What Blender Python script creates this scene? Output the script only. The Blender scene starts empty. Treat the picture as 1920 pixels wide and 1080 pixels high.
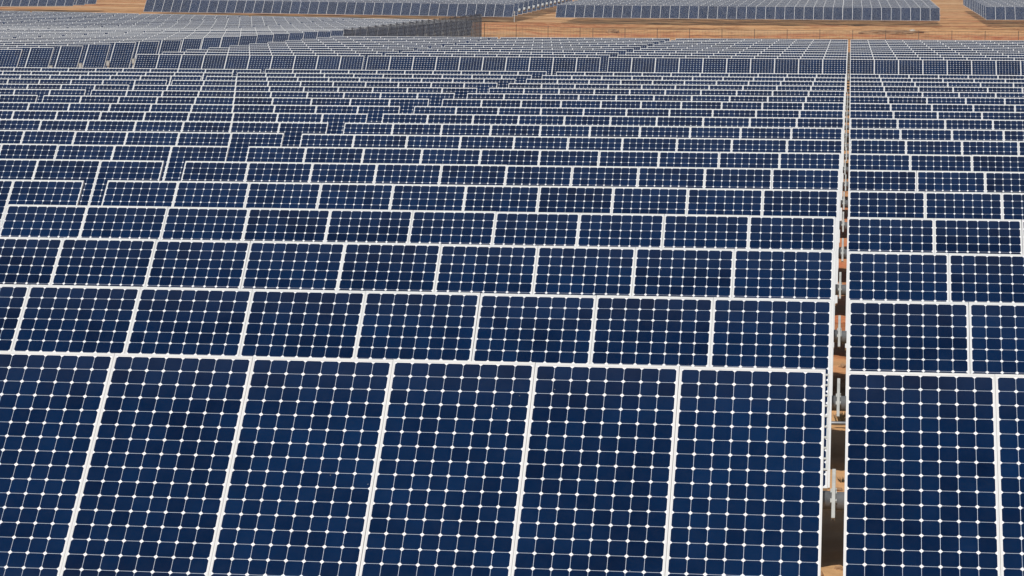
import bpy, bmesh, math, random
from mathutils import Matrix, Vector, noise as mnoise

random.seed(7)
SC = bpy.context.scene
COL = SC.collection
PI = math.pi

# ------------------------------------------------------------------ camera
CAM_H = 4.87                       # camera height above the near ground
F, YAW, PIT, ROL = 4897.7, 0.1278, 0.11031, 0.00438     # focal length in pixels of a 1920 wide picture
cam = bpy.data.cameras.new('camera')
cam.sensor_width = 36.0
cam.lens = F / 1920 * 36.0
cam.clip_start = 0.5
cam.clip_end = 20000
camo = bpy.data.objects.new('camera', cam)
COL.objects.link(camo)
fwd = Vector((-math.sin(YAW) * math.cos(PIT), math.cos(YAW) * math.cos(PIT), -math.sin(PIT)))
rgt = Vector((math.cos(YAW), math.sin(YAW), 0))
up = rgt.cross(fwd)
c_, s_ = math.cos(ROL), math.sin(ROL)
r2 = c_ * rgt + s_ * up
u2 = -s_ * rgt + c_ * up
M = Matrix((r2, u2, -fwd)).transposed().to_4x4()
M.translation = Vector((-0.018, 0, CAM_H))
camo.matrix_world = M
SC.camera = camo

# ------------------------------------------------------------------ world, sun, exposure
SUN_EL, SUN_AZ = math.radians(50), math.radians(193)      # azimuth clockwise from +Y: behind the camera
W = bpy.data.worlds.new('World')
SC.world = W
W.use_nodes = True
nt = W.node_tree
bg = nt.nodes['Background']
sky = nt.nodes.new('ShaderNodeTexSky')
sky.sky_type = 'NISHITA'
sky.sun_disc = False
sky.sun_elevation = SUN_EL
sky.sun_rotation = SUN_AZ
sky.dust_density = 1.5
nt.links.new(sky.outputs[0], bg.inputs[0])
bg.inputs[1].default_value = 0.05
sd = bpy.data.lights.new('sun', 'SUN')
sd.energy = 3.5
sd.angle = math.radians(0.53)
sd.color = (1.0, 0.972, 0.935)
so = bpy.data.objects.new('sun', sd)
COL.objects.link(so)
sunvec = Vector((math.sin(SUN_AZ) * math.cos(SUN_EL), math.cos(SUN_AZ) * math.cos(SUN_EL), math.sin(SUN_EL)))
so.rotation_euler = sunvec.to_track_quat('Z', 'Y').to_euler()
so.location = sunvec * 60
SC.view_settings.view_transform = 'Standard'
SC.view_settings.look = 'None'
SC.view_settings.exposure = 0.0
SC.view_settings.gamma = 1.0
SC.view_settings.use_curve_mapping = False

# ------------------------------------------------------------------ constants of the solar field
P = 1.055            # panel pitch along a row
PW, PL = 1.0515, 2.082
ROWP = 4.5203        # row pitch
Y1 = 18.801          # top edge of the first row
TILT = math.radians(43.3)
OFF = 0.165          # panel plane above the tube axis
CELL = 0.1272

# ------------------------------------------------------------------ materials
def mat(name):
    m = bpy.data.materials.new(name)
    m.use_nodes = True
    t = m.node_tree
    return m, t, t.nodes['Principled BSDF']

class NB:
    """small helper for chains of math nodes"""
    def __init__(s, t): s.t = t
    def m(s, op, a, b=None, c=None):
        n = s.t.nodes.new('ShaderNodeMath'); n.operation = op
        for i, v in enumerate((a, b, c)):
            if v is None: continue
            if isinstance(v, (int, float)): n.inputs[i].default_value = v
            else: s.t.links.new(v, n.inputs[i])
        return n.outputs[0]
    def mix(s, f, a, b):
        n = s.t.nodes.new('ShaderNodeMix'); n.data_type = 'RGBA'
        for k, v in ((0, f), (6, a), (7, b)):
            if isinstance(v, (int, float)): n.inputs[k].default_value = v
            elif isinstance(v, tuple): n.inputs[k].default_value = v if len(v) == 4 else v + (1,)
            else: s.t.links.new(v, n.inputs[k])
        return n.outputs[2]
    def noise(s, vec, scale, detail=3, rough=0.55):
        n = s.t.nodes.new('ShaderNodeTexNoise')
        n.inputs['Scale'].default_value = scale; n.inputs['Detail'].default_value = detail
        n.inputs['Roughness'].default_value = rough
        if vec is not None: s.t.links.new(vec, n.inputs['Vector'])
        return n.outputs[0]
    def ramp(s, fac, a, b):
        n = s.t.nodes.new('ShaderNodeMapRange')
        n.inputs[1].default_value = a; n.inputs[2].default_value = b
        s.t.links.new(fac, n.inputs[0]); return n.outputs[0]

def glass_material():
    m, t, b = mat('solar_cells_under_glass')
    q = NB(t)
    uv = t.nodes.new('ShaderNodeUVMap'); uv.uv_map = 'cells'
    sp = t.nodes.new('ShaderNodeSeparateXYZ'); t.links.new(uv.outputs[0], sp.inputs[0])
    u, v = sp.outputs[0], sp.outputs[1]
    pan = q.m('FLOOR', q.m('DIVIDE', q.m('ADD', u, 5), 100))            # panel index in the table
    uu = q.m('SUBTRACT', u, q.m('MULTIPLY', pan, 100))                  # 0..8 across the cells
    fu, fv = q.m('FLOOR', uu), q.m('FLOOR', v)
    au = q.m('ABSOLUTE', q.m('SUBTRACT', q.m('SUBTRACT', uu, fu), 0.5))
    av = q.m('ABSOLUTE', q.m('SUBTRACT', q.m('SUBTRACT', v, fv), 0.5))
    inner = q.m('MULTIPLY', q.m('LESS_THAN', au, 0.5 - 0.0115), q.m('LESS_THAN', av, 0.5 - 0.0115))
    corner = q.m('GREATER_THAN', q.m('ADD', au, av), 0.862)
    inner = q.m('MULTIPLY', inner, q.m('LESS_THAN', q.m('ADD', au, av), 0.862))
    for x, lim in ((uu, 8), (v, 16)):
        inner = q.m('MULTIPLY', inner, q.m('GREATER_THAN', x, 0))
        inner = q.m('MULTIPLY', inner, q.m('LESS_THAN', x, lim))
    oi = t.nodes.new('ShaderNodeObjectInfo')
    cv = t.nodes.new('ShaderNodeCombineXYZ')
    t.links.new(fu, cv.inputs[0]); t.links.new(fv, cv.inputs[1])
    t.links.new(q.m('ADD', q.m('MULTIPLY', oi.outputs['Random'], 371.0), q.m('MULTIPLY', pan, 17.3)), cv.inputs[2])
    wn = t.nodes.new('ShaderNodeTexWhiteNoise'); wn.noise_dimensions = '3D'
    t.links.new(cv.outputs[0], wn.inputs['Vector'])
    cp = t.nodes.new('ShaderNodeCombineXYZ')
    t.links.new(uu, cp.inputs[0]); t.links.new(v, cp.inputs[1])
    t.links.new(q.m('ADD', q.m('MULTIPLY', oi.outputs['Random'], 91.0), q.m('MULTIPLY', pan, 5.1)), cp.inputs[2])
    patch = q.noise(cp.outputs[0], 0.28, 2)
    fac = q.m('ADD', q.m('MULTIPLY', wn.outputs['Value'], 0.55), q.m('MULTIPLY', q.ramp(patch, 0.3, 0.7), 0.45))
    wn2 = t.nodes.new('ShaderNodeTexWhiteNoise'); wn2.noise_dimensions = '1D'
    t.links.new(cv.inputs[2].links[0].from_socket, wn2.inputs['W'])
    fac = q.m('ADD', q.m('MULTIPLY', fac, 0.8), q.m('MULTIPLY', wn2.outputs['Value'], 0.38))
    cellc = q.mix(fac, (0.00005, 0.0055, 0.026, 1), (0.0026, 0.0188, 0.066, 1))
    dust = q.noise(cp.outputs[0], 1.7, 5, 0.7)
    edge = q.m('MAXIMUM', q.ramp(v, 12.5, 16.5), q.m('MULTIPLY', q.ramp(v, 1.6, -0.2), 0.8))      # glass reflection painted in towards the top, dust along the lower frame
    back = q.mix(q.ramp(dust, 0.3, 0.75), (0.84, 0.85, 0.86, 1), (0.72, 0.74, 0.76, 1))
    line = (0.48, 0.53, 0.61, 1)                                    # bare gap between two cells, partly covered by the tabs
    rim = q.m('LESS_THAN', q.m('ABSOLUTE', q.m('SUBTRACT', uu, 4)), 3.985)
    rim = q.m('MULTIPLY', rim, q.m('LESS_THAN', q.m('ABSOLUTE', q.m('SUBTRACT', v, 8)), 7.985))
    back = q.mix(q.m('MULTIPLY', rim, q.m('SUBTRACT', 1.0, corner)), back, line)
    colr = q.mix(inner, back, cellc)
    # road dust in patches and low down, painted reflection towards the top
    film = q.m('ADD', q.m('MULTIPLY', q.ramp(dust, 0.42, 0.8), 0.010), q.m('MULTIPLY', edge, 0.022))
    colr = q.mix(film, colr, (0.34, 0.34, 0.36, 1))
    spot = q.noise(cp.outputs[0], 3.1, 1)
    colr = q.mix(q.m('MULTIPLY', q.m('GREATER_THAN', spot, 0.845), 0.35), colr, (0.5, 0.5, 0.46, 1))   # rare droppings
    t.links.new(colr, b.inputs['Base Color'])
    t.links.new(q.m('ADD', 0.08, q.m('MULTIPLY', dust, 0.14)), b.inputs['Roughness'])
    b.inputs['IOR'].default_value = 1.23
    return m

def metal(name, c, rough, metallic=0.0, nscale=6, var=0.12):
    m, t, b = mat(name)
    q = NB(t)
    tc = t.nodes.new('ShaderNodeTexCoord')
    n = q.noise(tc.outputs['Object'], nscale, 4, 0.6)
    d = tuple(x * (1 - var) for x in c)
    t.links.new(q.mix(q.ramp(n, 0.3, 0.7), c + (1,), d + (1,)), b.inputs['Base Color'])
    b.inputs['Roughness'].default_value = rough
    b.inputs['Metallic'].default_value = metallic
    return m

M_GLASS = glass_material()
M_FRAME = metal('anodised_aluminium', (0.72, 0.725, 0.71), 0.42, 0.0, 3, 0.10)
M_STEEL = metal('galvanised_steel', (0.34, 0.35, 0.36), 0.45, 0.5, 9, 0.35)
M_WHITE = metal('white_painted_steel', (0.70, 0.70, 0.66), 0.5, 0.0, 5, 0.12)
M_BOX = metal('pale_grey_plastic', (0.52, 0.53, 0.50), 0.5, 0.0, 5, 0.2)
M_BRACKET = metal('dull_zinc', (0.50, 0.51, 0.48), 0.5, 0.1, 11, 0.25)
M_WIRE = metal('dark_fence_wire', (0.072, 0.082, 0.100), 0.6, 0.0, 4, 0.2)
M_RUST = metal('weathered_fence_post', (0.17, 0.11, 0.07), 0.7, 0.0, 4, 0.3)

def earth_material():
    m, t, b = mat('orange_sandy_earth')
    q = NB(t)
    tc = t.nodes.new('ShaderNodeTexCoord')
    def mapped(sc, loc):
        mp = t.nodes.new('ShaderNodeMapping'); mp.inputs['Scale'].default_value = sc; mp.inputs['Location'].default_value = loc
        t.links.new(tc.outputs['Object'], mp.inputs[0]); return mp.outputs[0]
    streak = q.noise(mapped((0.05, 0.50, 0.3), (0, 0, 0)), 1.0, 7, 0.68)
    red = q.noise(mapped((0.035, 0.13, 0.3), (7, 3, 0)), 1.0, 3, 0.5)
    pale = q.noise(mapped((0.022, 0.10, 0.3), (1, 9, 0)), 1.0, 4, 0.6)
    fine = q.noise(tc.outputs['Object'], 5.0, 6, 0.7)
    c1 = q.mix(q.ramp(streak, 0.42, 0.56), (0.22, 0.080, 0.026, 1), (0.66, 0.34, 0.145, 1))
    c1 = q.mix(q.m('MULTIPLY', q.ramp(red, 0.54, 0.66), 0.75), c1, (0.50, 0.15, 0.06, 1))
    sy = t.nodes.new('ShaderNodeSeparateXYZ'); t.links.new(tc.outputs['Object'], sy.inputs[0])
    clay = q.m('MULTIPLY', q.ramp(sy.outputs[1], 33, 39), q.ramp(sy.outputs[1], 72, 60))             # a belt of red clay
    c1 = q.mix(q.m('MULTIPLY', clay, q.ramp(streak, 0.3, 0.55)), c1, (0.60, 0.17, 0.075, 1))
    belt = q.m('MULTIPLY', q.ramp(sy.outputs[1], 268, 271), q.ramp(sy.outputs[1], 279, 275))           # red subsoil turned up along the track
    c1 = q.mix(q.m('MULTIPLY', q.m('MULTIPLY', belt, 0.8), q.ramp(q.noise(mapped((0.06, 0.3, 0.3), (4, 4, 0)), 1.0, 3), 0.42, 0.56)), c1, (0.46, 0.115, 0.045, 1))
    c1 = q.mix(q.m('MULTIPLY', q.ramp(pale, 0.52, 0.66), 0.7), c1, (0.70, 0.47, 0.26, 1))
    c1 = q.mix(q.m('MULTIPLY', q.ramp(fine, 0.40, 0.75), 0.3), c1, (0.66, 0.40, 0.20, 1))
    mott = q.noise(tc.outputs['Object'], 0.7, 5, 0.65)
    c1 = q.mix(q.m('MULTIPLY', q.ramp(mott, 0.47, 0.62), 0.5), c1, (0.68, 0.43, 0.20, 1))
    c1 = q.mix(q.m('MULTIPLY', q.ramp(mott, 0.45, 0.36), 0.55), c1, (0.27, 0.12, 0.045, 1))
    near = q.m('MULTIPLY', q.ramp(sy.outputs[1], 33, 30), 0.65)                                     # pale graded sand at the edge of the field
    c1 = q.mix(near, c1, (0.70, 0.41, 0.19, 1))
    t.links.new(c1, b.inputs['Base Color'])
    b.inputs['Roughness'].default_value = 0.95
    b.inputs['Specular IOR Level'].default_value = 0.15
    bp = t.nodes.new('ShaderNodeBump'); bp.inputs['Strength'].default_value = 0.6; bp.inputs['Distance'].default_value = 0.06
    t.links.new(fine, bp.inputs['Height']); t.links.new(bp.outputs[0], b.inputs['Normal'])
    return m
M_EARTH = earth_material()

# ------------------------------------------------------------------ terrain (heights relative to the camera)
def lerp(x, pts):
    if x <= pts[0][0]: return pts[0][1]
    for (a, va), (b, vb) in zip(pts, pts[1:]):
        if x <= b: return va + (vb - va) * (x - a) / (b - a)
    return pts[-1][1]
def sstep(a, b, x):
    k = max(0.0, min(1.0, (x - a) / (b - a))); return k * k * (3 - 2 * k)

def ground(X, Y):
    g = lerp(Y, [(103, -4.87), (116, -4.80), (163, -4.62), (205, -4.80), (246, -4.85), (268, -4.1), (290, -2.80), (296, -2.70), (375, -0.85), (700, 4), (3000, 30)])
    cl = lerp(Y, [(95, -4.87), (106, -4.50), (190, -4.55), (246, -4.1), (268, -3.6), (290, -2.62), (296, -2.52), (375, -0.65), (700, 4), (3000, 30)])
    if Y > 190:
        cl += sstep(190, 246, Y) * min(60, max(0, -36 - X)) * 0.0135
    k = sstep(-30.5, -35.0, X) if X < -30.5 else 0.0
    z = g + (cl - g) * k
    if Y > 240 and -35 < X < -12:           # the shoulder that carries the corner of the fence
        z += 0.9 * sstep(-12, -34, X) * (1 - k) * sstep(238, 243, Y) * (1 - sstep(252, 275, Y)) if Y < 275 else 0
    return z + CAM_H
def gnd(X, Y):
    z = ground(X, Y)
    return z + 0.03 * math.sin(X * 0.9 + 1.3 * math.sin(Y * 0.31)) * math.sin(Y * 0.73 + 0.8 * math.sin(X * 0.4))

def top_near(X, Y): return CAM_H - 2.652
def top_ridge(X, Y): return CAM_H + lerp(Y, [(116, -2.585), (163, -2.39)])
def top_left(X, Y):
    z = lerp(Y, [(190, -2.25), (246, -2.03)])
    if 170 < Y < 176: z += 0.03          # one row stands a little proud of its neighbours
    return CAM_H + z + sstep(190, 246, Y) * max(0, -36 - X) * 0.0147

# ------------------------------------------------------------------ mesh helpers
def box(bm, x0, x1, y0, y1, z0, z1, mi=0):
    vs = [bm.verts.new(p) for p in ((x0, y0, z0), (x1, y0, z0), (x1, y1, z0), (x0, y1, z0), (x0, y0, z1), (x1, y0, z1), (x1, y1, z1), (x0, y1, z1))]
    for f in ((0, 3, 2, 1), (4, 5, 6, 7), (0, 1, 5, 4), (1, 2, 6, 5), (2, 3, 7, 6), (3, 0, 4, 7)):
        fc = bm.faces.new([vs[i] for i in f]); fc.material_index = mi
    return vs
def tube_x(bm, x0, x1, r, n=16, mi=0):
    a = [bm.verts.new((x0, r * math.cos(2 * PI * i / n), r * math.sin(2 * PI * i / n))) for i in range(n)]
    b = [bm.verts.new((x1, r * math.cos(2 * PI * i / n), r * math.sin(2 * PI * i / n))) for i in range(n)]
    for i in range(n):
        j = (i + 1) % n
        f = bm.faces.new((a[i], a[j], b[j], b[i])); f.smooth = True; f.material_index = mi
    bm.faces.new(list(reversed(a))).material_index = mi
    bm.faces.new(b).material_index = mi
def mesh(name, bm, *mats):
    bmesh.ops.recalc_face_normals(bm, faces=bm.faces)
    me = bpy.data.meshes.new(name)
    bm.to_mesh(me); bm.free()
    for m in mats: me.materials.append(m)
    return me
def link(name, me, parent=None, loc=(0, 0, 0), rot=(0, 0, 0)):
    o = bpy.data.objects.new(name, me)
    COL.objects.link(o)
    o.location = loc; o.rotation_euler = rot
    if parent: o.parent = parent
    return o

FW = 0.0190        # visible width of the frame on the long sides
def add_frame(bm, cx=0, mi=0, dep=0.046):
    x0, x1, y0, y1 = cx - PW / 2, cx + PW / 2, -PL / 2, PL / 2
    zb, zt = OFF - dep, OFF + 0.002
    w = FW - 0.004
    box(bm, x0, x0 + w, y0, y1, zb, zt, mi); box(bm, x1 - w, x1, y0, y1, zb, zt, mi)
    box(bm, x0 + w, x1 - w, y0, y0 + 0.018, zb, zt, mi); box(bm, x0 + w, x1 - w, y1 - 0.022, y1, zb, zt, mi)
def add_glass(bm, cx=0, idx=0, mi=0):
    uvl = bm.loops.layers.uv.get('cells') or bm.loops.layers.uv.new('cells')
    x0, x1, y0, y1 = cx - PW / 2 + FW - 0.004, cx + PW / 2 - FW + 0.004, -PL / 2 + 0.018, PL / 2 - 0.022
    vs = box(bm, x0, x1, y0, y1, OFF - 0.008, OFF - 0.001, mi)
    bm.faces.ensure_lookup_table()
    for f in bm.faces[-6:]:
        for l in f.loops:
            l[uvl].uv = ((l.vert.co.x - cx) / CELL + 4 + 100 * idx, (l.vert.co.y + PL / 2 - 0.020) / CELL)

def me_frame():
    bm = bmesh.new(); add_frame(bm); box(bm, -0.05, 0.05, 0.55, 0.68, OFF - 0.03, OFF - 0.009)   # junction box behind
    return mesh('panel_frame', bm, M_FRAME)
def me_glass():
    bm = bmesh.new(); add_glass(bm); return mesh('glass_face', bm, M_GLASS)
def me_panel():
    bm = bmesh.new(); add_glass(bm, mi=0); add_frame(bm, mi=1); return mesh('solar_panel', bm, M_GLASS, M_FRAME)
ME_FRAME, ME_GLASS, ME_PANEL = me_frame(), me_glass(), me_panel()

def me_strip():          # slotted strip beside the end panel: an outer rail held off the frame by short rungs
    bm = bmesh.new()
    L = 0.86
    box(bm, 0.019, 0.027, 0, L, -0.006, 0.006)
    n = 9
    for i in range(n + 1):
        y = i * (L - 0.016) / n
        box(bm, 0.001, 0.019, y, y + 0.016, -0.004, 0.004)
    return mesh('slotted_strip', bm, M_BOX)
def me_rail():           # plain pale edge rail clipped to the end panel
    bm = bmesh.new()
    box(bm, 0.0006, 0.019, 0, PL - 0.02, -0.02, 0.004)
    bmesh.ops.bevel(bm, geom=[e for e in bm.edges if e.calc_length() > 0.3], offset=0.002, segments=1, affect='EDGES')
    return mesh('edge_rail', bm, M_FRAME)
def me_bar():            # bright bracket bar lying across the tube in the gap
    bm = bmesh.new()
    box(bm, -0.013, 0.013, -0.205, 0.215, 0.066, 0.080)
    box(bm, -0.013, -0.009, -0.205, 0.215, 0.044, 0.066)
    box(bm, 0.009, 0.013, -0.205, 0.215, 0.044, 0.066)
    bmesh.ops.bevel(bm, geom=[e for e in bm.edges if e.calc_length() > 0.3], offset=0.002, segments=1, affect='EDGES')
    box(bm, -0.022, 0.022, -0.06, 0.06, 0.052, 0.060)          # saddle plate with two bolts
    for y in (-0.05, 0.05):
        box(bm, 0.0135, 0.020, y - 0.007, y + 0.007, 0.060, 0.070)
    return mesh('mounting_bar', bm, M_BRACKET)
def me_post(h):
    bm = bmesh.new()
    box(bm, -0.05, 0.05, -0.035, -0.028, -h, 0); box(bm, -0.05, 0.05, 0.028, 0.035, -h, 0)
    box(bm, -0.004, 0.004, -0.028, 0.028, -h, 0)
    box(bm, -0.06, 0.06, -0.09, 0.09, -0.002, 0.014)
    return mesh('support_post', bm, M_STEEL)
def me_endpost(h):       # pale drive box on a post at the end of a row
    bm = bmesh.new()
    box(bm, -0.045, 0.045, -0.045, 0.045, -h, 0.0); box(bm, -0.07, 0.07, -0.08, 0.05, 0.0, 0.22)
    box(bm, -0.08, 0.08, -0.09, 0.06, 0.22, 0.24)
    bmesh.ops.bevel(bm, geom=[e for e in bm.edges], offset=0.006, segments=1, affect='EDGES')
    return mesh('drive_box', bm, M_BOX)
_tubes = {}
def me_tube(x0, x1):
    k = (round(x0, 3), round(x1, 3))
    if k not in _tubes:
        bm = bmesh.new(); tube_x(bm, x0, x1, 0.066, 20)
        for q in range(5):    # clamps that carry the panels
            x = (x0 + x1) / 2 + (q - 2) * 2.11
            box(bm, x - 0.03, x + 0.03, -0.25, 0.25, 0.055, OFF - 0.047)
        _tubes[k] = mesh('torque_tube', bm, M_STEEL)
    return _tubes[k]
ME_STRIP, ME_BAR, ME_RAIL = me_strip(), me_bar(), me_rail()
_posts = {}
def post_mesh(h, fn=me_post):
    k = (fn.__name__, round(h, 1))
    if k not in _posts: _posts[k] = fn(k[1])
    return _posts[k]
_far = {}
def me_far(n, right_end):
    k = (n, right_end)
    if k not in _far:
        bm = bmesh.new()
        for i in range(n): add_glass(bm, (i - (n - 1) / 2) * P, i, 0)
        for i in range(n): add_frame(bm, (i - (n - 1) / 2) * P, 1)
        tube_x(bm, -n * P / 2, n * P / 2, 0.066, 8, 2)
        if right_end: box(bm, n * P / 2 + 0.03, n * P / 2 + 0.25, -0.35, 0.02, 0.02, 0.28, 3)
        _far[k] = mesh('solar_table', bm, M_GLASS, M_FRAME, M_STEEL, M_BOX)
    return _far[k]

ORD = ['first', 'second', 'third', 'fourth', 'fifth', 'sixth', 'seventh', 'eighth', 'ninth', 'tenth', 'eleventh', 'twelfth', 'thirteenth', 'fourteenth', 'fifteenth', 'sixteenth', 'seventeenth', 'eighteenth', 'nineteenth', 'twentieth']
ORD += ['twenty-' + o for o in ORD[:9]] + ['thirtieth'] + ['thirty-' + o for o in ORD[:9]]
GROUP = 'tilted solar panel tables in rows'

def table(xl, n, ytop, topf, label, detail, gap_r=0.15, gap_l=0.15, bar=False, strip=False, endpost=False):
    """n panels from xl rightwards; ytop is the row's top-edge distance"""
    xc = xl + (n * P - (P - PW)) / 2
    jz, jt = random.uniform(-0.008, 0.008), math.radians(random.uniform(-0.25, 0.25))
    t = TILT + jt
    half = n * P / 2
    zc = topf(xc, ytop) + jz
    slope = (topf(xc + half, ytop) - topf(xc - half, ytop)) / (2 * half)
    yax = ytop - PL / 2 * math.cos(t) + OFF * math.sin(t)
    zax = zc - PL / 2 * math.sin(t) - OFF * math.cos(t)
    zg = gnd(xc, yax)
    ry = -math.atan(slope)
    if detail == 'far':
        r = link('solar_table', me_far(n, endpost), None, (xc, yax, zax), (t, ry, 0))
    else:
        r = link('solar_table', None, None, (xc, yax, zg), (0, ry, 0))
        h = zax - zg
        for i in range(n):
            x = (i - (n - 1) / 2) * P
            if detail == 'full':
                p = link('solar_panel', ME_FRAME, r, (x + random.uniform(-0.0012, 0.0012), 0, h + random.uniform(-0.002, 0.002)), (t + random.uniform(-0.0016, 0.0016), random.uniform(-0.001, 0.001), 0))
                link('glass_face', ME_GLASS, p)
            else:
                link('solar_panel', ME_PANEL, r, (x, 0, h), (t, 0, 0))
        w = n * P / 2 - (P - PW) / 2
        link('torque_tube', me_tube(-w - gap_l / 2 + 0.001, w + gap_r / 2 - 0.001), r, (0, 0, h), (t, 0, 0))
        if detail == 'full':
            for s in (-1, 1):
                link('support_post', post_mesh(h + 0.2), r, (s * n * P * 0.27, 0, h - 0.075))
        if bar: link('mounting_bar', ME_BAR, r, (w + gap_r / 2, 0, h), (t, 0, 0))
        if strip:
            me, ys = (ME_STRIP, PL / 2 - 0.90) if strip == 'slots' else (ME_RAIL, -PL / 2 + 0.01)
            zz = OFF - 0.006
            link(me.name, me, r, (w, ys * math.cos(t) - zz * math.sin(t), h + ys * math.sin(t) + zz * math.cos(t)), (t, 0, 0))
        if endpost:
            link('drive_box', post_mesh(h + 0.1, me_endpost), r, (w + 0.16, -0.35, h - 0.2))
    r['label'] = label; r['category'] = 'solar panels'; r['group'] = GROUP
    return r

# ------------------------------------------------------------------ the near field and the ridge field
A0, A1, A2 = 0.150, 0.36, 0.165
BW = 10 * P - (P - PW)
XR = 0.0
XL0 = -A0 - BW
XL1 = XL0 - A1 - BW
XL2 = XL1 - A2 - BW
def row_tables(y, topf, detail, where, blocks, jx=0.0, edge='rail'):
    names = {'R': 'just right of the earth gap', 'L0': 'just left of the earth gap', 'L1': 'second table left of the earth gap', 'L2': 'third table left of the earth gap'}
    geo = {'R': (XR, A0, A0, False, False), 'L0': (XL0, A0, A1, True, edge), 'L1': (XL1, A1, A2, True, False), 'L2': (XL2, A2, 0.1, True, False)}
    for b in blocks:
        xl, gr, gl, bar, strip = geo[b]
        det = detail
        table(xl + jx, 10, y, topf, 'solar panel table, %s, %s' % (where, names[b]), det, gr, gl, bar and det == 'full', strip if det == 'full' else False)

JX = {2: 0.012, 4: -0.01, 5: 0.006, 8: 0.02, 10: 0.02}
for r in range(1, 19):
    bl = ['R', 'L0'] + (['L1'] if r >= 3 else []) + (['L2'] if r >= 10 else [])
    row_tables(Y1 + (r - 1) * ROWP, top_near, 'full', '%s row from the front' % ORD[r - 1], bl, JX.get(r, 0.0), 'slots' if r == 1 else 'rail')
for i in range(11):
    y = 116.6 + i * ROWP
    row_tables(y, top_ridge, 'full' if i == 0 else 'panels', '%s row beyond the cross track' % ORD[i], ['R', 'L0', 'L1', 'L2'], 0.0)

# ------------------------------------------------------------------ the field on the left rise
XC = XL2 - 3.02
for r in range(21, 52):
    y = Y1 + (r - 1) * ROWP
    xr = XC; k = 0
    while xr > -0.335 * y - 0.5:
        xl = xr - BW
        table(xl, 10, y, top_left, 'solar panel table, %s row of the left rise, %s from its right edge' % (ORD[r - 21], ORD[k]),
              'panels', 0.2, 0.2, endpost=(k == 0))
        xr = xl - 0.22; k += 1

# ------------------------------------------------------------------ the far fields on the hill
YF = 292.0
def far_top(x0, z0, x1, z1):
    def f(X, Y):
        i = (Y - YF) / ROWP
        return CAM_H + z0 + (z1 - z0) * (X - x0) / (x1 - x0) + 0.112 * i
    return f
def far_field(x0, nt_, topf, name, rows, only=None, right=False):
    for i in range(rows):
        for k in range(nt_):
            if only and i >= only[0] and k not in only[1]: continue
            xl = x0 + k * (10 * P + 0.02)
            table(xl, 10, YF + i * ROWP, topf, 'small solar panel table, %s row of the far %s field, %s from its left end' % (ORD[i], name, ORD[k]),
                  'panels' if i == 0 else 'far', endpost=right and k == nt_ - 1)
far_field(-79.7, 4, far_top(-80, -0.22, -37, -0.60), 'left', 15, (8, (3,)), True)
far_field(-32.6, 4, far_top(-32, -0.62, 10, -0.78), 'middle', 9)
far_field(14.6, 1, far_top(15, -0.62, 26, -0.62), 'right', 14)
far_field(-119.6, 3, far_top(-117, 0.05, -85, 0.4), 'leftmost', 3)

# ------------------------------------------------------------------ ground
def axis(lo, hi, step, ext_lo, ext_hi):
    a = []; x = lo
    while x <= hi + 1e-6: a.append(x); x += step
    s = step
    while a[-1] < ext_hi: s *= 1.5; a.append(a[-1] + s)
    s = step
    while a[0] > ext_lo: s *= 1.5; a.insert(0, a[0] - s)
    return a
def build_ground():
    xs = axis(-130, 40, 2.0, -2500, 2500)
    ys = axis(-10, 400, 2.0, -1500, 6000)
    xs = sorted(set(xs + [-0.8 + 0.07 * i for i in range(19)]))
    ys = sorted(set(ys + [17 + 0.09 * i for i in range(470)] + [236 + 0.45 * i for i in range(125)]))
    bm = bmesh.new()
    def rough(x, y):
        if 16 < y < 60 and -1.2 < x < 0.8:
            n = mnoise.fractal(Vector((x * 3.1, y * 2.1, 0.0)), 1.0, 2.0, 5)
            return 0.045 * n + 0.03 * max(0.0, mnoise.noise(Vector((x * 9, y * 7, 5.0)))) 
        if y > 236 and y < 296: return 0.10 * mnoise.fractal(Vector((x * 0.35, y * 0.5, 2.0)), 1.0, 2.0, 4)
        return 0.0
    g = [[bm.verts.new((x, y, gnd(x, y) + rough(x, y))) for x in xs] for y in ys]
    for j in range(len(ys) - 1):
        for i in range(len(xs) - 1):
            f = bm.faces.new((g[j][i], g[j][i + 1], g[j + 1][i + 1], g[j + 1][i])); f.smooth = True
    o = link('ground', mesh('ground', bm, M_EARTH))
    o['kind'] = 'structure'
build_ground()

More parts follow.
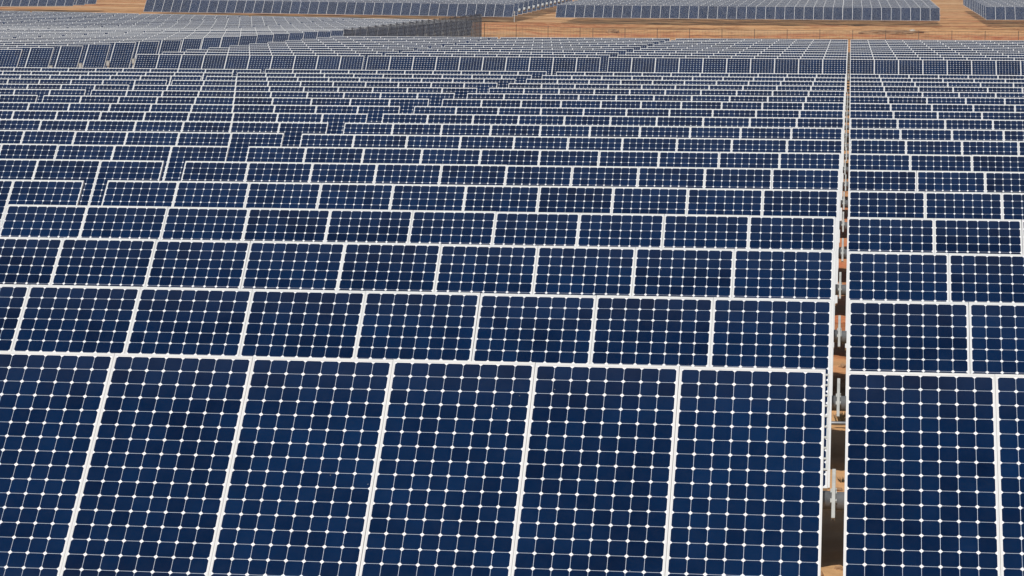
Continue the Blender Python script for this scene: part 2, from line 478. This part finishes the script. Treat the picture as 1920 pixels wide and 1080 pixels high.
# ------------------------------------------------------------------ wire fences
def wire_fence(name, pts, label, spacing, wire, postmat, post_every, post_w):
    """pts: list of (x, y, z_base, z_top) corners of one straight run"""
    (x0, y0, b0, t0), (x1, y1, b1, t1) = pts
    L = math.hypot(x1 - x0, y1 - y0)
    root = link(name, None, None, (x0, y0, b0))
    dx, dy = (x1 - x0) / L, (y1 - y0) / L
    ang = math.atan2(dy, dx)
    bm = bmesh.new()
    n = int(L / spacing)
    for i in range(n + 1):
        s = i * spacing
        k = s / L
        zb, zt = b0 + (b1 - b0) * k - b0, t0 + (t1 - t0) * k - b0
        box(bm, s - wire / 2, s + wire / 2, -wire / 2, wire / 2, zb - 0.3, zt - 0.03)
    for q in range(9):
        h = q / 8
        a = bm.verts
        za, zc = (t0 - b0) * h, (b1 - b0) + (t1 - b1) * h
        vs = box(bm, 0, L, wire / 2 + 0.001, wire * 1.5, 0, wire)
        for v in vs: v.co.z += za + (zc - za) * v.co.x / L
    link('wire_mesh', mesh('wire_mesh', bm, M_WIRE), root, (0, 0, 0), (0, 0, ang))
    bm = bmesh.new()
    vs = box(bm, 0, L, -0.018, 0.018, 0, 0.036)
    for v in vs: v.co.z += (t0 - b0) + ((t1 - b0) - (t0 - b0)) * v.co.x / L
    link('top_rail', mesh('top_rail', bm, postmat), root, (0, 0, 0), (0, 0, ang))
    m = int(L / post_every)
    for i in range(m + 1):
        s = i * post_every; k = s / L
        zb, zt = b0 + (b1 - b0) * k - b0, t0 + (t1 - t0) * k - b0
        bm = bmesh.new()
        box(bm, -post_w / 2, post_w / 2, 0.03, 0.03 + post_w, zb - 0.5, zt + 0.08)
        box(bm, -post_w / 2 - 0.01, post_w / 2 + 0.01, 0.02, 0.04 + post_w, zt + 0.08, zt + 0.11)
        link('fence_post', mesh('fence_post', bm, postmat), root, (dx * s, dy * s, 0), (0, 0, ang))
    root['label'] = label; root['category'] = 'fence'
    return root
H0 = CAM_H
wire_fence('wire_fence', [(-34.2, 176, H0 - 4.62, H0 - 2.17), (-34.2, 243, H0 - 4.0, H0 - 1.48)],
           'dark wire fence running away beside the left rise, its end upright', 0.115, 0.012, M_WIRE, 3.0, 0.05)
wire_fence('wire_fence', [(-34.0, 243.3, H0 - 4.0, H0 - 2.35), (-24.0, 243.3, H0 - 4.7, H0 - 2.75)],
           'short sloping wire fence below the far middle field, beside the dark fence', 0.30, 0.008, M_RUST, 3.0, 0.05)
wire_fence('wire_fence', [(-23.8, 243.3, H0 - 4.8, H0 - 2.78), (22.0, 243.3, H0 - 4.85, H0 - 2.86)],
           'long thin wire fence with brown posts across the orange earth', 0.30, 0.008, M_RUST, 3.0, 0.055)

# ------------------------------------------------------------------ small things on the ground
def tagged(o, label, cat, group=None):
    o['label'] = label; o['category'] = cat
    if group: o['group'] = group
    return o
def conduit():
    bm = bmesh.new()
    tube_x(bm, -1.6, 1.5, 0.022, 10)
    for x in (-0.9, 0.25, 1.1): tube_x(bm, x - 0.04, x + 0.04, 0.03, 10)
    o = link('conduit_pipe', mesh('conduit_pipe', bm, M_STEEL), None, (-0.1, 29.75, gnd(0, 29.75) + 0.06), (0, 0, 0.03))
    tagged(o, 'thin grey conduit pipe lying on the orange earth across the gap', 'pipe')
conduit()
M_WEED = metal('dry_weed', (0.10, 0.075, 0.035), 0.9, 0.0, 4, 0.4)
def weed(x, y, h, label):
    bm = bmesh.new(); rr = random.Random(int(x * 100 + y * 10))
    for i in range(70):
        a = rr.uniform(0, 2 * PI); l = h * rr.uniform(0.5, 1.0); sp = rr.uniform(0.1, 0.75)
        p = Vector((rr.gauss(0, h * 0.12), rr.gauss(0, h * 0.12), -0.03))
        q = p + Vector((math.cos(a) * sp * l, math.sin(a) * sp * l, l))
        w = Vector((-math.sin(a), math.cos(a), 0)) * h * 0.03
        m = (p + q) / 2 + Vector((0, 0, 0.1 * l))
        v = [bm.verts.new(c) for c in (p - w, p + w, m + w, m - w)]
        bm.faces.new(v)
        e = bm.verts.new(q); bm.faces.new((v[3], v[2], e))
    tagged(link('dry_weed', mesh('dry_weed', bm, M_WEED), None, (x, y, gnd(x, y))), label, 'plant', 'dry weeds in the earth gap')
weed(-0.04, 30.1, 0.20, 'small dark dry weed behind the thin conduit in the earth gap')
weed(-0.02, 26.3, 0.10, 'tiny dry weed on the lit earth beside the nearest mounting bar')
def stones():
    M_ST = metal('sandstone', (0.46, 0.27, 0.14), 0.9, 0.0, 7, 0.4)
    spec = [(-0.20, 22.0, .05), (-0.03, 22.3, .035), (-0.08, 21.7, .03), (-0.05, 25.9, .04), (-0.18, 26.1, .03), (-0.12, 31.0, .05), (-0.03, 34.8, .06), (-0.10, 30.6, .03)]
    for i, (x, y, r) in enumerate(spec):
        bm = bmesh.new(); bmesh.ops.create_icosphere(bm, subdivisions=2, radius=r)
        for v in bm.verts:
            v.co *= 1 + 0.45 * mnoise.noise(v.co / r * 1.3 + Vector((i * 7.1, 0, 0))); v.co.z *= 0.6
        o = link('stone', mesh('stone', bm, M_ST), None, (x, y, gnd(x, y) + r * 0.35))
        tagged(o, 'small sandy stone lying on the earth in the gap between panels', 'stone', 'small stones in the earth gap')
stones()
def heap(x, y, r, h, m, label, sx=1.0):
    bm = bmesh.new(); bmesh.ops.create_icosphere(bm, subdivisions=4, radius=1)
    for v in bm.verts:
        k = 1 + 0.35 * mnoise.fractal(v.co * 1.6 + Vector((x, y, 0)), 1.0, 2.0, 4)
        v.co = Vector((v.co.x * r * sx * k, v.co.y * r * k, v.co.z * h * k))
    tagged(link('rubble_heap', mesh('rubble_heap', bm, m), None, (x, y, gnd(x, y))), label, 'rubble', 'rubble heaps on the far bare ground')
M_PALE = metal('pale_spoil', (0.62, 0.55, 0.45), 0.9, 0.0, 1.5, 0.45)
M_SPOIL = metal('brown_spoil', (0.42, 0.24, 0.12), 0.95, 0.0, 1.2, 0.5)
heap(6.4, 279.0, 0.45, 0.40, M_PALE, 'bright pale rubble heap below the right end of the far middle field')
heap(4.6, 279.4, 1.5, 0.30, M_SPOIL, 'low flat brown rubble heap left of the bright pale one', 2.4)
heap(-25.0, 277.0, 0.7, 0.35, M_SPOIL, 'rounded brown rubble heap on the bare ground below the far middle field')

# ------------------------------------------------------------------ a little dusty air
hm = bpy.data.materials.new('dusty_air'); hm.use_nodes = True
ht = hm.node_tree
for n in list(ht.nodes):
    if n.type == 'BSDF_PRINCIPLED': ht.nodes.remove(n)
hv = ht.nodes.new('ShaderNodeVolumePrincipled')
hv.inputs['Color'].default_value = (0.88, 0.90, 0.92, 1)
hv.inputs['Density'].default_value = 0.00035
ht.links.new(hv.outputs[0], [n for n in ht.nodes if n.type == 'OUTPUT_MATERIAL'][0].inputs['Volume'])
bm = bmesh.new()
box(bm, -420, 420, -60, 900, -1.5, 40)
hz = link('haze', mesh('haze', bm, hm))
hz['kind'] = 'stuff'
